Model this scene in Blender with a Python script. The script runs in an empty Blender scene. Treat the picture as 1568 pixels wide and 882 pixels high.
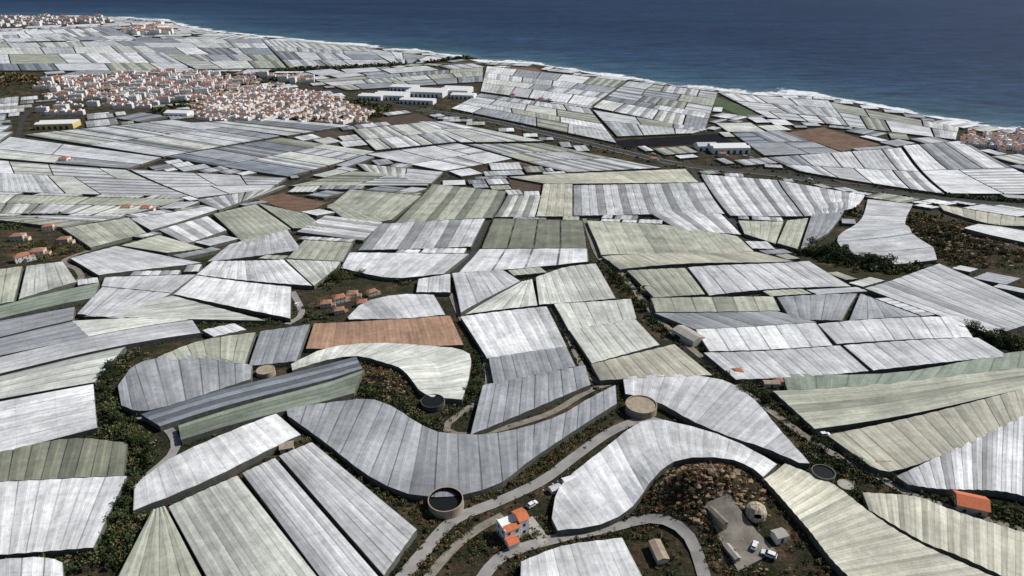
import bpy, bmesh, math, random
import numpy as np
from mathutils import Vector, Matrix
random.seed(7); rng=np.random.default_rng(7)
R=math.radians
scene=bpy.context.scene
# ------------------------------------------------------------------ survey frame
CAMZ=260.0; PITCH=R(25.6); F=24/36*1568
fw=np.array([0,math.cos(PITCH),-math.sin(PITCH)]); upv=np.array([0,math.sin(PITCH),math.cos(PITCH)]); rt=np.array([1.0,0,0])
def ray(px,py): return fw+(px-784)/F*rt+(441-py)/F*upv
def flat(px,py,z=0.0):
    d=ray(px,py); t=(z-CAMZ)/d[2]; return d[0]*t,d[1]*t
shore_px=[(-140,22),(0,26),(110,25),(190,27),(262,33),(280,40),(330,48),(400,56),(480,64),(560,71),(640,78),(700,88),(735,95),(820,99),(900,111),(1000,126),(1100,138),(1180,146),(1230,147),(1270,150),(1330,163),(1400,176),(1470,188),(1568,203),(1700,222),(1900,250)]
sx,sy=zip(*[flat(*p) for p in shore_px]); sx=np.array(sx); sy=np.array(sy)
o=np.argsort(sx); sx=sx[o]; sy=sy[o]
def ys(x):
    x=np.asarray(x,float)
    return np.interp(x,sx,sy)+7*np.sin(x/47.0)+5*np.sin(x/23.0+1)+9*np.sin(x/130.+2)
gs=[]
def T(x,y):
    x=np.asarray(x,float); y=np.asarray(y,float)
    s=np.clip((950-y)/800,0,1); s=s*s*(3-2*s)
    z=85*s+s*(4*np.sin(x/80+0.6)*np.cos(y/75)+1.5*np.sin(x/33+y/41))
    for gx,gy,a,rx,ry in gs:
        z=z+a*np.exp(-((x-gx)/rx)**2-((y-gy)/ry)**2)
    d=ys(x)-y
    return z+np.clip(d*0.12,-9,3.2)
ts=60*1.012**np.arange(0,440)
def W(px,py,h=0.0):
    d=ray(px,py)
    z=CAMZ+d[2]*ts-T(d[0]*ts,d[1]*ts)-h
    k=np.argmax(z<0)
    if z[k]>=0: k=len(ts)-1
    a,b=ts[max(k-1,0)],ts[k]
    for _ in range(18):
        m=(a+b)/2
        if CAMZ+d[2]*m-float(T(d[0]*m,d[1]*m))-h<0: b=m
        else: a=m
    return (d[0]*b,d[1]*b)
for px,py,a,rx,ry in [(1078,765,10,19,17),(1050,742,4,6,5),(1100,735,3.5,7,5),(598,590,5,14,12),(585,580,2,4,4),(10,140,34,110,70),(1480,375,16,75,40),(1450,355,5,14,10),(1520,385,5,16,10),(1292,322,6,18,18),(1150,740,4,12,14)]:
    x,y=W(px,py); gs.append((x,y,a,rx,ry))
# ------------------------------------------------------------------ materials
def mat(name,col=(0.5,0.5,0.5),rough=0.8,var=0.15,scale=0.5,bump=0.0,attr=None,spec=0.3):
    m=bpy.data.materials.new(name); m.use_nodes=True; nt=m.node_tree; N=nt.nodes; L=nt.links
    b=N['Principled BSDF']; b.inputs['Roughness'].default_value=rough; b.inputs['Specular IOR Level'].default_value=spec
    tc=N.new('ShaderNodeTexCoord'); no=N.new('ShaderNodeTexNoise'); no.inputs['Scale'].default_value=scale; no.inputs['Detail'].default_value=6; no.inputs['Roughness'].default_value=0.65
    L.new(tc.outputs['Object'],no.inputs['Vector'])
    mr=N.new('ShaderNodeMapRange'); mr.inputs[1].default_value=0.3; mr.inputs[2].default_value=0.7; mr.inputs[3].default_value=1-var; mr.inputs[4].default_value=1+var
    L.new(no.outputs[0],mr.inputs[0])
    mx=N.new('ShaderNodeVectorMath'); mx.operation='SCALE'
    if attr:
        at=N.new('ShaderNodeAttribute'); at.attribute_name=attr; L.new(at.outputs['Color'],mx.inputs[0])
    else: mx.inputs[0].default_value=col
    L.new(mr.outputs[0],mx.inputs['Scale']); L.new(mx.outputs[0],b.inputs['Base Color'])
    if bump:
        bp=N.new('ShaderNodeBump'); bp.inputs['Strength'].default_value=bump; bp.inputs['Distance'].default_value=0.3
        L.new(no.outputs[0],bp.inputs['Height']); L.new(bp.outputs[0],b.inputs['Normal'])
    return m
def rampnode(N,stops):
    r=N.new('ShaderNodeValToRGB'); e=r.color_ramp.elements
    e[0].position=stops[0][0]; e[0].color=(*stops[0][1],1); e[1].position=stops[-1][0]; e[1].color=(*stops[-1][1],1)
    for p,c in stops[1:-1]:
        q=e.new(p); q.color=(*c,1)
    return r
def film_mat():
    m=bpy.data.materials.new('plastic_film'); m.use_nodes=True; nt=m.node_tree; N=nt.nodes; L=nt.links
    b=N['Principled BSDF']; b.inputs['Roughness'].default_value=0.5; b.inputs['Specular IOR Level'].default_value=0.3
    at=N.new('ShaderNodeAttribute'); at.attribute_name='tint'
    tc=N.new('ShaderNodeTexCoord'); uv=N.new('ShaderNodeUVMap'); uv.uv_map='UVMap'
    def math_(op,a,bb=None,c=None):
        n=N.new('ShaderNodeMath'); n.operation=op
        for i,v in enumerate((a,bb,c)):
            if v is None: continue
            if isinstance(v,(int,float)): n.inputs[i].default_value=v
            else: L.new(v,n.inputs[i])
        return n.outputs[0]
    def noise(vec,scale,det=5,ro=0.6,mapping=None):
        if mapping:
            mp=N.new('ShaderNodeMapping'); mp.inputs['Scale'].default_value=mapping; L.new(vec,mp.inputs[0]); vec=mp.outputs[0]
        n=N.new('ShaderNodeTexNoise'); n.inputs['Scale'].default_value=scale; n.inputs['Detail'].default_value=det; n.inputs['Roughness'].default_value=ro
        L.new(vec,n.inputs['Vector']); return n.outputs[0]
    def mr(v,a,b_,c,d):
        n=N.new('ShaderNodeMapRange'); n.inputs[1].default_value=a;n.inputs[2].default_value=b_;n.inputs[3].default_value=c;n.inputs[4].default_value=d; L.new(v,n.inputs[0]); return n.outputs[0]
    n1=mr(noise(tc.outputs['Object'],0.035,6,0.65),0.36,0.64,0.70,1.1)
    n2=mr(noise(tc.outputs['Object'],0.3,6,0.78),0.3,0.7,0.76,1.15)
    n3=mr(noise(uv.outputs[0],1.0,4,0.6,(3.0,0.04,1)),0.3,0.7,0.72,1.14)
    sp=N.new('ShaderNodeSeparateXYZ'); L.new(uv.outputs[0],sp.inputs[0])
    fu=math_('ABSOLUTE',math_('SUBTRACT',math_('FRACT',math_('ADD',sp.outputs[0],0.5)),0.5))
    seam=math_('LESS_THAN',fu,0.038)
    sv=mr(noise(uv.outputs[0],1.0,2,0.5,(0.9,0.03,1)),0.38,0.55,0.4,1.15)
    seamv=math_('SUBTRACT',1.0,math_('MULTIPLY',math_('MULTIPLY',seam,sv),at.outputs['Alpha']))
    fv=math_('LESS_THAN',math_('FRACT',math_('MULTIPLY',sp.outputs[1],0.07)),0.03)
    fw_=math_('LESS_THAN',math_('FRACT',math_('MULTIPLY',sp.outputs[0],3.0)),0.09)
    wires=math_('ADD',math_('SUBTRACT',1.0,math_('MULTIPLY',fv,0.10)),math_('MULTIPLY',fw_,-0.14))
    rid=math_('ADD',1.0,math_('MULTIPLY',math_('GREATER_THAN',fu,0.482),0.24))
    cb=N.new('ShaderNodeCombineXYZ'); L.new(math_('FLOOR',math_('MULTIPLY',sp.outputs[0],3.0)),cb.inputs[0]); L.new(math_('FLOOR',math_('MULTIPLY',sp.outputs[1],0.035)),cb.inputs[1])
    wn=N.new('ShaderNodeTexWhiteNoise'); wn.noise_dimensions='2D'; L.new(cb.outputs[0],wn.inputs['Vector'])
    sheet=mr(wn.outputs[0],0,1,0.94,1.04)
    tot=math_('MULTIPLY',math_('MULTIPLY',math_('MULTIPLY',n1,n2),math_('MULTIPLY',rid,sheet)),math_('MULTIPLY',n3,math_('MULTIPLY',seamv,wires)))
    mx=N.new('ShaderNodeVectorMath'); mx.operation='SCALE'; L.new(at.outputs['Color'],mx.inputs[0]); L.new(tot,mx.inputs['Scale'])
    pl=mr(noise(uv.outputs[0],1.0,6,0.8,(4.0,0.3,1)),0.53,0.72,0,0.5)
    mix=N.new('ShaderNodeMix'); mix.data_type='RGBA'; mix.inputs['B'].default_value=(0.20,0.21,0.17,1)
    L.new(pl,mix.inputs['Factor']); L.new(mx.outputs[0],mix.inputs['A']); L.new(mix.outputs['Result'],b.inputs['Base Color'])
    bp=N.new('ShaderNodeBump'); bp.inputs['Strength'].default_value=0.4; bp.inputs['Distance'].default_value=0.2
    L.new(noise(tc.outputs['Object'],0.9,3,0.6),bp.inputs['Height']); L.new(bp.outputs[0],b.inputs['Normal'])
    return m
M_film=film_mat()
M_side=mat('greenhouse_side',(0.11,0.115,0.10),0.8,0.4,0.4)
M_white=mat('whitewash',(0.80,0.79,0.77),0.85,0.08,0.6)
M_cream=mat('cream_render',(0.62,0.55,0.45),0.85,0.1,0.6)
M_terra=mat('terracotta_tile',(0.30,0.165,0.11),0.85,0.3,0.3)
M_orange=mat('orange_roof',(0.55,0.16,0.07),0.8,0.2,1.2)
M_glass=mat('window_dark',(0.04,0.05,0.06),0.2,0.1,1,spec=0.5)
M_conc=mat('concrete',(0.36,0.34,0.31),0.9,0.2,0.5)
M_dark=mat('dark_water',(0.012,0.014,0.014),0.5,0.1,1,spec=0.1)
M_tan=mat('tan_cover',(0.33,0.27,0.20),0.9,0.3,0.5)
M_metal=mat('metal_sheet',(0.5,0.52,0.54),0.5,0.15,0.8)
M_wood=mat('wood_door',(0.14,0.07,0.04),0.8,0.2,2)
M_rubber=mat('rubber',(0.02,0.02,0.02),0.8,0.1,2)
M_car=mat('white_paint',(0.75,0.76,0.77),0.3,0.03,1,spec=0.5)
M_leaf=mat('foliage',rough=0.85,var=0.35,scale=0.25,attr='tint',spec=0.15)
M_bark=mat('bark',(0.1,0.07,0.05),0.9,0.3,2)
M_rock=mat('rock',(0.27,0.19,0.125),0.95,0.4,0.4,0.6)
M_road=mat('road_concrete',(0.26,0.25,0.235),0.9,0.3,0.12)
M_track=mat('dirt_track',(0.20,0.18,0.15),0.95,0.4,0.25)
M_asph=mat('asphalt',(0.05,0.05,0.05),0.95,0.2,0.1,spec=.1)
M_line=mat('road_paint',(0.7,0.7,0.68),0.8,0.1,0.5)
def ground_mat():
    m=bpy.data.materials.new('ground_soil'); m.use_nodes=True; nt=m.node_tree; N=nt.nodes; L=nt.links
    b=N['Principled BSDF']; b.inputs['Roughness'].default_value=0.95; b.inputs['Specular IOR Level'].default_value=0.1
    tc=N.new('ShaderNodeTexCoord')
    def noise(s,d=6,r=0.65):
        n=N.new('ShaderNodeTexNoise'); n.inputs['Scale'].default_value=s; n.inputs['Detail'].default_value=d; n.inputs['Roughness'].default_value=r; L.new(tc.outputs['Object'],n.inputs['Vector']); return n
    n1=noise(0.07,8,0.78)
    r1=rampnode(N,[(0.35,(0.018,0.024,0.012)),(0.48,(0.036,0.038,0.023)),(0.58,(0.075,0.056,0.036)),(0.72,(0.20,0.15,0.10))]); L.new(n1.outputs[0],r1.inputs[0])
    n2=noise(0.6,8,0.8)
    r2=rampnode(N,[(0.32,(0.25,0.25,0.25)),(0.68,(1.8,1.7,1.6))]); L.new(n2.outputs[0],r2.inputs[0])
    mu=N.new('ShaderNodeMix'); mu.data_type='RGBA'; mu.blend_type='MULTIPLY'; mu.inputs['Factor'].default_value=1
    L.new(r1.outputs[0],mu.inputs['A']); L.new(r2.outputs[0],mu.inputs['B'])
    sp=N.new('ShaderNodeSeparateXYZ'); L.new(tc.outputs['Object'],sp.inputs[0])
    mr=N.new('ShaderNodeMapRange'); mr.inputs[1].default_value=2.9; mr.inputs[2].default_value=3.15; mr.inputs[3].default_value=1; mr.inputs[4].default_value=0; L.new(sp.outputs[2],mr.inputs[0])
    mx=N.new('ShaderNodeMix'); mx.data_type='RGBA'; L.new(mr.outputs[0],mx.inputs['Factor']); L.new(mu.outputs['Result'],mx.inputs['A']); mx.inputs['B'].default_value=(0.30,0.26,0.21,1)
    L.new(mx.outputs['Result'],b.inputs['Base Color'])
    bp=N.new('ShaderNodeBump'); bp.inputs['Strength'].default_value=1.0; bp.inputs['Distance'].default_value=1.2; L.new(n2.outputs[0],bp.inputs['Height']); L.new(bp.outputs[0],b.inputs['Normal'])
    return m
M_ground=ground_mat()
def sea_mat():
    m=bpy.data.materials.new('sea_water'); m.use_nodes=True; nt=m.node_tree; N=nt.nodes; L=nt.links
    b=N['Principled BSDF']; b.inputs['Roughness'].default_value=0.5; b.inputs['IOR'].default_value=1.33; b.inputs['Specular IOR Level'].default_value=0.05
    uv=N.new('ShaderNodeUVMap'); uv.uv_map='UVMap'; sp=N.new('ShaderNodeSeparateXYZ'); L.new(uv.outputs[0],sp.inputs[0])
    tc=N.new('ShaderNodeTexCoord')
    def noise(s,sc,d=6,r=0.65):
        mp=N.new('ShaderNodeMapping'); mp.inputs['Scale'].default_value=sc; L.new(tc.outputs['Object'],mp.inputs[0])
        n=N.new('ShaderNodeTexNoise'); n.inputs['Scale'].default_value=s; n.inputs['Detail'].default_value=d; n.inputs['Roughness'].default_value=r; L.new(mp.outputs[0],n.inputs['Vector']); return n.outputs[0]
    def mth(op,a,c):
        n=N.new('ShaderNodeMath'); n.operation=op
        for i,v in enumerate((a,c)):
            if isinstance(v,(int,float)): n.inputs[i].default_value=v
            else: L.new(v,n.inputs[i])
        return n.outputs[0]
    big=noise(0.0025,(1,1,1),5,0.6)
    off=mth('ADD',sp.outputs[1],mth('MULTIPLY',mth('SUBTRACT',big,0.5),260))
    dr=N.new('ShaderNodeMapRange'); dr.inputs[1].default_value=0; dr.inputs[2].default_value=1400; L.new(off,dr.inputs[0])
    rp=rampnode(N,[(0.0,(0.11,0.18,0.21)),(0.07,(0.045,0.09,0.135)),(0.3,(0.027,0.054,0.102)),(1.0,(0.017,0.034,0.076))]); L.new(dr.outputs[0],rp.inputs[0])
    w=noise(0.02,(0.45,1.8,1),10,0.88)
    wr=N.new('ShaderNodeMapRange'); wr.inputs[1].default_value=0.38; wr.inputs[2].default_value=0.62; wr.inputs[3].default_value=0.4; wr.inputs[4].default_value=1.7; L.new(w,wr.inputs[0])
    wl=noise(0.0016,(0.5,2.2,1),5,0.7)
    wl2=N.new('ShaderNodeMapRange'); wl2.inputs[1].default_value=0.35; wl2.inputs[2].default_value=0.65; wl2.inputs[3].default_value=0.82; wl2.inputs[4].default_value=1.18; L.new(wl,wl2.inputs[0])
    sc=N.new('ShaderNodeVectorMath'); sc.operation='SCALE'; L.new(rp.outputs[0],sc.inputs[0]); L.new(mth('MULTIPLY',wr.outputs[0],wl2.outputs[0]),sc.inputs['Scale'])
    fn=noise(0.009,(1,1,1),6,0.6); fn2=noise(0.12,(1,1,1),6,0.75)
    edge=mth('ADD',mth('MULTIPLY',mth('SUBTRACT',fn,0.42),260),24)
    e2=mth('ADD',edge,mth('MULTIPLY',mth('SUBTRACT',fn2,0.5),60))
    fm=N.new('ShaderNodeMapRange'); fm.inputs[1].default_value=0; fm.inputs[2].default_value=10; L.new(mth('SUBTRACT',e2,sp.outputs[1]),fm.inputs[0])
    br=noise(0.05,(1,1,1),5,0.7); bm_=N.new('ShaderNodeMapRange'); bm_.inputs[1].default_value=.35; bm_.inputs[2].default_value=.5; bm_.inputs[3].default_value=.4; L.new(br,bm_.inputs[0])
    mx=N.new('ShaderNodeMix'); mx.data_type='RGBA'; L.new(mth('MULTIPLY',fm.outputs[0],bm_.outputs[0]),mx.inputs['Factor']); L.new(sc.outputs[0],mx.inputs['A']); mx.inputs['B'].default_value=(0.82,0.84,0.86,1)
    L.new(mx.outputs['Result'],b.inputs['Base Color'])
    bp=N.new('ShaderNodeBump'); bp.inputs['Strength'].default_value=0.9; bp.inputs['Distance'].default_value=3; L.new(w,bp.inputs['Height']); L.new(bp.outputs[0],b.inputs['Normal'])
    return m
M_sea=sea_mat()
# ------------------------------------------------------------------ mesh helpers
def link(ob,parent=None):
    scene.collection.objects.link(ob)
    if parent: ob.parent=parent
    return ob
def mkmesh(name,verts,faces,mats,mi=None,smooth=False):
    me=bpy.data.meshes.new(name); me.from_pydata([tuple(map(float,v)) for v in verts],[],faces)
    for m in mats: me.materials.append(m)
    if mi is not None: me.polygons.foreach_set('material_index',mi)
    me.polygons.foreach_set('use_smooth',[smooth]*len(me.polygons))
    me.update(); return me
def rawmesh(name,V,f,smooth):
    me=bpy.data.meshes.new(name); me.vertices.add(len(V)); me.vertices.foreach_set('co',np.ascontiguousarray(V,dtype=np.float32).ravel())
    me.loops.add(f.size); me.loops.foreach_set('vertex_index',f.ravel().astype(np.int32))
    me.polygons.add(len(f)); me.polygons.foreach_set('loop_start',np.arange(0,f.size,4,dtype=np.int32)); me.polygons.foreach_set('loop_total',np.full(len(f),4,dtype=np.int32))
    me.update(calc_edges=True)
    me.polygons.foreach_set('use_smooth',np.full(len(f),smooth))
    return me
def gridmesh(name,X,Y,Z,m,uvs=None,smooth=True):
    ny,nx=X.shape
    v=np.stack([X,Y,Z],-1).reshape(-1,3)
    idx=np.arange(nx*ny).reshape(ny,nx)
    f=np.stack([idx[:-1,:-1],idx[:-1,1:],idx[1:,1:],idx[1:,:-1]],-1).reshape(-1,4)
    me=rawmesh(name,v,f,smooth); me.materials.append(m)
    if uvs is not None:
        ul=me.uv_layers.new(name='UVMap'); ul.data.foreach_set('uv',uvs.reshape(-1,2)[f.ravel()].ravel())
    return link(bpy.data.objects.new(name,me))
xs=np.concatenate([np.arange(-9000,-3000,300),np.arange(-3000,-600,25),np.arange(-600,-320,10),np.arange(-320,320,3),np.arange(320,600,10),np.arange(600,1600,25),np.arange(1600,9001,300)])
near=np.concatenate([[-1500,-400,0],np.arange(60,520,3),np.arange(520,760,8)])
rows=[np.full_like(xs,v,dtype=float) for v in near]
YS=ys(xs)
for k in np.linspace(0,1,60)[1:]: rows.append(760+(YS-60-760)*k)
for dd in (-45,-36,-30,-24,-18,-8,0,10,30,80,130,2000,9000): rows.append(YS+dd)
Y=np.array(rows); X=np.tile(xs,(len(rows),1)); Z=T(X,Y)
gridmesh('ground',X,Y,Z,M_ground)
xs2=np.concatenate([np.arange(-30000,-3500,900),np.arange(-3500,1700,12),np.arange(1700,30000,900)])
offs=np.array([-8,-2,2,6,10,15,22,30,40,55,75,110,180,300,500,900,1600,3000,6000,12000,30000.])
X=np.tile(xs2,(len(offs),1)); Y=ys(xs2)[None,:]+offs[:,None]; Z=np.zeros_like(X)
gridmesh('sea',X,Y,Z,M_sea,np.stack([X,np.tile(offs[:,None],(1,len(xs2)))],-1))
# ------------------------------------------------------------------ greenhouses
COL=dict(w=(0.885,0.895,0.90),l=(0.67,0.68,0.69),g=(0.395,0.41,0.43),b=(0.31,0.34,0.38),k=(0.50,0.51,0.41),y=(0.59,0.575,0.46),o=(0.26,0.27,0.20),n=(0.33,0.38,0.30),r=(0.47,0.29,0.19),m=(0.72,0.735,0.67))
polys=[]; pang=[]; pcen=[]
def catmull(P,n=8):
    P=np.array(P,float)
    if len(P)<3: return P
    Q=np.vstack([2*P[0]-P[1],P,2*P[-1]-P[-2]]); out=[]
    for i in range(1,len(Q)-2):
        for t in np.linspace(0,1,n,endpoint=False):
            out.append(0.5*((2*Q[i])+(-Q[i-1]+Q[i+1])*t+(2*Q[i-1]-5*Q[i]+4*Q[i+1]-Q[i+2])*t*t+(-Q[i-1]+3*Q[i]-3*Q[i+1]+Q[i+2])*t**3))
    out.append(Q[-2]); return np.array(out)
def resample(P,u):
    d=np.r_[0,np.cumsum(np.linalg.norm(np.diff(P,axis=0),axis=1))]; 
    L=max(d[-1],1e-6)
    return np.stack([np.interp(u*L,d,P[:,0]),np.interp(u*L,d,P[:,1])],-1),L
def gh_world(A,B,n=None,c='l',H=2.8,inset=1.0,alt=0,seam=0.5,ridge=0.3,name='greenhouse',span=7.0,vin=None):
    A=catmull(A);B=catmull(B)
    _,LA=resample(A,np.array([0.,1]));_,LB=resample(B,np.array([0.,1])); L=(LA+LB)/2
    if n is None: n=max(2,int(round(L/span)))
    e=min(0.2,inset/L); u=np.linspace(e,1-e,2*n+1)
    PA,_=resample(A,u);PB_,_=resample(B,u)
    D=np.linalg.norm(PB_-PA,axis=1).mean(); m=max(2,int(D/18)+1); 
    ev=min(0.2,(inset if vin is None else vin)/max(D,1)); v=np.linspace(ev,1-ev,m+1)
    G=PA[None]*(1-v)[:,None,None]+PB_[None]*v[:,None,None]
    w=L/n; rh=np.where(np.arange(2*n+1)%2==1,min(ridge,w*0.1),0.0)
    Zr=T(G[...,0],G[...,1])+H+rh[None]
    nx=2*n+1; ny=m+1
    verts=np.concatenate([G,Zr[...,None]],-1).reshape(-1,3)
    idx=np.arange(nx*ny).reshape(ny,nx)
    f=np.stack([idx[:-1,:-1],idx[1:,:-1],idx[1:,1:],idx[:-1,1:]],-1).reshape(-1,4)
    per=np.array(list(idx[0,:])+list(idx[1:,-1])+list(idx[-1,-2::-1])+list(idx[-2:0:-1,0]))
    pv=verts[per].copy(); outl=pv[:,:2].copy()
    pv[:,2]=T(pv[:,0],pv[:,1])-2.0
    nb=len(verts); verts=np.vstack([verts,pv]); K=len(per); i0=np.arange(K); i1=(i0+1)%K
    wf=np.stack([per[i0],per[i1],nb+i1,nb+i0],-1)
    faces=np.vstack([f,wf]).astype(np.int32)
    me=rawmesh(name,verts,faces,False)
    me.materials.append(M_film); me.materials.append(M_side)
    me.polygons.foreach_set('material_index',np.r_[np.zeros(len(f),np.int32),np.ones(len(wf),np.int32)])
    off=random.random()*500
    uu=np.tile(np.linspace(0,n,nx),(ny,1))+random.randrange(200); vv=np.tile((v*D)[:,None],(1,nx))+off
    UV=np.stack([uu,vv],-1).reshape(-1,2); UV=np.vstack([UV,np.zeros((K,2))])
    ul=me.uv_layers.new(name='UVMap'); ul.data.foreach_set('uv',UV[faces.ravel()].ravel())
    base=np.array(COL[c] if isinstance(c,str) else c)*(1+random.uniform(-.13,.07))
    st=1+rng.uniform(-0.06,0.05,n)
    big=np.convolve(rng.uniform(-1,1,n+4),np.ones(3)/3,'same')[2:n+2]; st*=1+0.2*big
    dk=rng.random(n)<0.06; st[dk]*=0.72
    if alt: st[::alt]*=0.5
    si=np.tile(np.repeat(np.arange(n),2),m)
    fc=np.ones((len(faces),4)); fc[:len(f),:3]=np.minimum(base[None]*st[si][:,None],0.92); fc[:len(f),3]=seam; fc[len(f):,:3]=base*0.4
    ca=me.color_attributes.new('tint','FLOAT_COLOR','CORNER'); ca.data.foreach_set('color',np.repeat(fc,4,axis=0).ravel())
    polys.append(outl); pcen.append(outl.mean(0)); dv=A[-1]-A[0]; pang.append(math.atan2(dv[1],dv[0]))
    return link(bpy.data.objects.new(name,me))
def G(c,n,A,B,**k):
    H=k.get('H',2.8); k.setdefault('inset',0.2); k.setdefault('vin',-0.7); k.setdefault('ridge',0.25)
    return gh_world([W(*p,H) for p in A],[W(*p,H) for p in B],n,c,**k)
# --- foreground
G('g',20,[(437,626),(500,618),(560,613),(600,625),(640,650),(680,665),(760,665),(850,640),(900,612),(943,590)],[(440,636),(500,677),(560,722),(610,748),(650,757),(700,757),(765,738),(810,705),(870,665),(945,617)],seam=0.5)
G('w',6,[(205,745),(260,705),(330,672),(425,634)],[(203,781),(275,752),(350,718),(460,664)],seam=.15)
G('l',4,[(428,700),(480,678)],[(585,880),(637,808)])
G('l',4,[(370,727),(425,702)],[(502,905),(583,882)],inset=.6)
G('m',6,[(258,778),(366,730)],[(330,910),(508,910)],seam=.3)
G('k',4,[(232,783),(254,777)],[(165,910),(325,910)],seam=.4)
G('b',4,[(218,633),(248,652)],[(543,546),(553,565)],alt=2)
G('n',4,[(276,650),(280,673)],[(556,566),(540,603)])
G('g',8,[(180,592),(215,556),(300,545),(387,560)],[(185,620),(220,628),(290,610),(385,580)])
G('k',6,[(240,548),(310,522),(392,510)],[(250,553),(310,549),(376,557)])
G('g',4,[(398,508),(475,497)],[(380,560),(455,552)])
G('r',12,[(480,496),(690,484)],[(468,533),(710,527)],seam=.2,H=2.5,ridge=.1)
G('m',12,[(445,558),(500,534),(570,526),(650,530),(712,540),(716,575),(706,612)],[(447,567),(500,551),(550,545),(595,556),(628,575),(645,598),(662,608)],seam=.3)
G('l',6,[(532,486),(560,463),(610,452),(665,452)],[(534,489),(580,488),(630,486),(682,481)],seam=.2)
G('w',7,[(705,486),(838,470)],[(745,548),(868,530)],seam=.2)
G('g',7,[(748,550),(868,531)],[(755,588),(882,560)])
G('g',8,[(738,592),(897,560)],[(720,664),(905,588)],seam=.6)
G('l',4,[(692,419),(770,413)],[(705,478),(797,430)])
G('m',4,[(797,432),(815,428)],[(712,481),(824,467)])
G('m',7,[(820,425),(865,410),(913,404)],[(825,466),(880,462),(943,456)])
G('w',4,[(733,382),(900,381)],[(702,417),(902,400)],seam=.7)
G('o',4,[(755,335),(893,338)],[(737,380),(900,380)],seam=.9)
G('w',3,[(640,428),(690,420)],[(637,447),(690,447)])
G('w',6,[(535,387),(718,389)],[(522,410),(600,425),(680,419)],seam=.2)
G('l',9,[(580,343),(743,335)],[(548,383),(722,377)],alt=3)
G('k',9,[(898,338),(1020,345),(1130,362)],[(920,390),(1040,388),(1155,385)],seam=.3)
G('y',9,[(922,393),(1160,386)],[(948,412),(1215,400)],seam=.3)
G('k',6,[(960,415),(1050,411)],[(1000,455),(1080,450)],seam=.7)
G('l',9,[(1053,410),(1240,400)],[(1085,452),(1303,438)],seam=.7)
G('m',5,[(848,466),(967,458)],[(870,505),(975,487)])
G('m',6,[(872,507),(972,487)],[(905,556),(1010,527)])
G('y',7,[(905,559),(1035,528)],[(918,582),(1090,573)])
G('l',11,[(953,578),(1040,575),(1110,585),(1155,615),(1190,655),(1240,710)],[(957,602),(1010,616),(1060,642),(1120,668),(1170,685),(1225,709)],seam=.2)
G('w',12,[(845,795),(860,745),(925,690),(990,646),(1060,655),(1125,677),(1190,712)],[(853,812),(915,802),(965,775),(1000,730),(1035,705),(1090,700),(1170,730)],seam=.15)
G('w',6,[(797,862),(865,838),(955,826)],[(795,910),(880,912),(1000,912)],seam=.2)
G('y',18,[(1200,710),(1270,740),(1330,785),(1400,830),(1530,890)],[(1170,732),(1205,770),(1240,810),(1280,860),(1340,915)],seam=.2)
G('y',14,[(1320,755),(1400,762),(1450,780),(1500,797),(1600,828)],[(1330,780),(1385,812),(1425,833),(1470,850),(1600,910)],seam=.2)
G('l',14,[(1372,730),(1480,680),(1600,622)],[(1390,742),(1440,748),(1530,750),(1600,765)],seam=.6,alt=4)
G('y',14,[(1268,668),(1400,640),(1600,588)],[(1330,712),(1385,715),(1600,622)],seam=.5)
G('k',5,[(1185,598),(1250,657)],[(1600,560),(1600,588)],seam=.2)
G('n',9,[(1198,574),(1400,568),(1600,534)],[(1205,597),(1400,583),(1600,559)],seam=.3)
G('l',9,[(1078,541),(1288,530)],[(1125,580),(1330,567)],alt=0)
G('l',9,[(1292,530),(1500,518)],[(1335,566),(1545,545)])
G('w',6,[(1065,505),(1250,495)],[(1085,537),(1275,528)])
G('l',7,[(1252,497),(1470,485)],[(1280,526),(1490,516)])
G('k',6,[(996,457),(1185,455)],[(1003,477),(1195,475)])
G('g',6,[(1003,480),(1192,477)],[(1060,503),(1250,493)])
G('g',5,[(1190,456),(1313,450)],[(1210,489),(1290,490)])
G('g',4,[(1317,450),(1360,466)],[(1300,490),(1410,484)])
G('l',9,[(1325,442),(1440,404)],[(1520,513),(1615,480)],alt=0,seam=.8)
G('l',9,[(1330,305),(1320,335),(1285,362),(1300,385),(1375,405)],[(1397,312),(1385,340),(1395,358),(1425,375),(1434,398)])
G('y',8,[(1437,313),(1600,339)],[(1445,322),(1600,354)])
G('l',6,[(1478,350),(1500,343)],[(1600,378),(1600,360)])
G('k',4,[(1130,338),(1200,340)],[(1140,358),(1188,373)])
G('k',3,[(1205,338),(1238,334)],[(1190,372),(1222,381)])
G('g',4,[(1245,320),(1295,318)],[(1225,384),(1268,357)])
G('w',8,[(990,323),(1105,328)],[(1040,352),(1135,359)],alt=3)
G('l',18,[(878,284),(1078,280)],[(878,330),(1110,327)],alt=3,seam=.6)
G('w',13,[(1073,267),(1190,276)],[(1118,330),(1230,331)],alt=3)
G('w',12,[(1192,276),(1325,299)],[(1232,331),(1310,318)],alt=3)
G('y',10,[(780,271),(870,266),(1050,259)],[(835,281),(870,281),(1070,279)],seam=.2)
G('y',4,[(832,282),(877,282)],[(821,331),(877,331)])
G('m',6,[(777,299),(828,300)],[(757,332),(819,332)],alt=2)
G('k',10,[(662,282),(775,293)],[(605,342),(754,333)],alt=3)
G('k',9,[(535,290),(645,300)],[(500,318),(600,336)])
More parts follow.
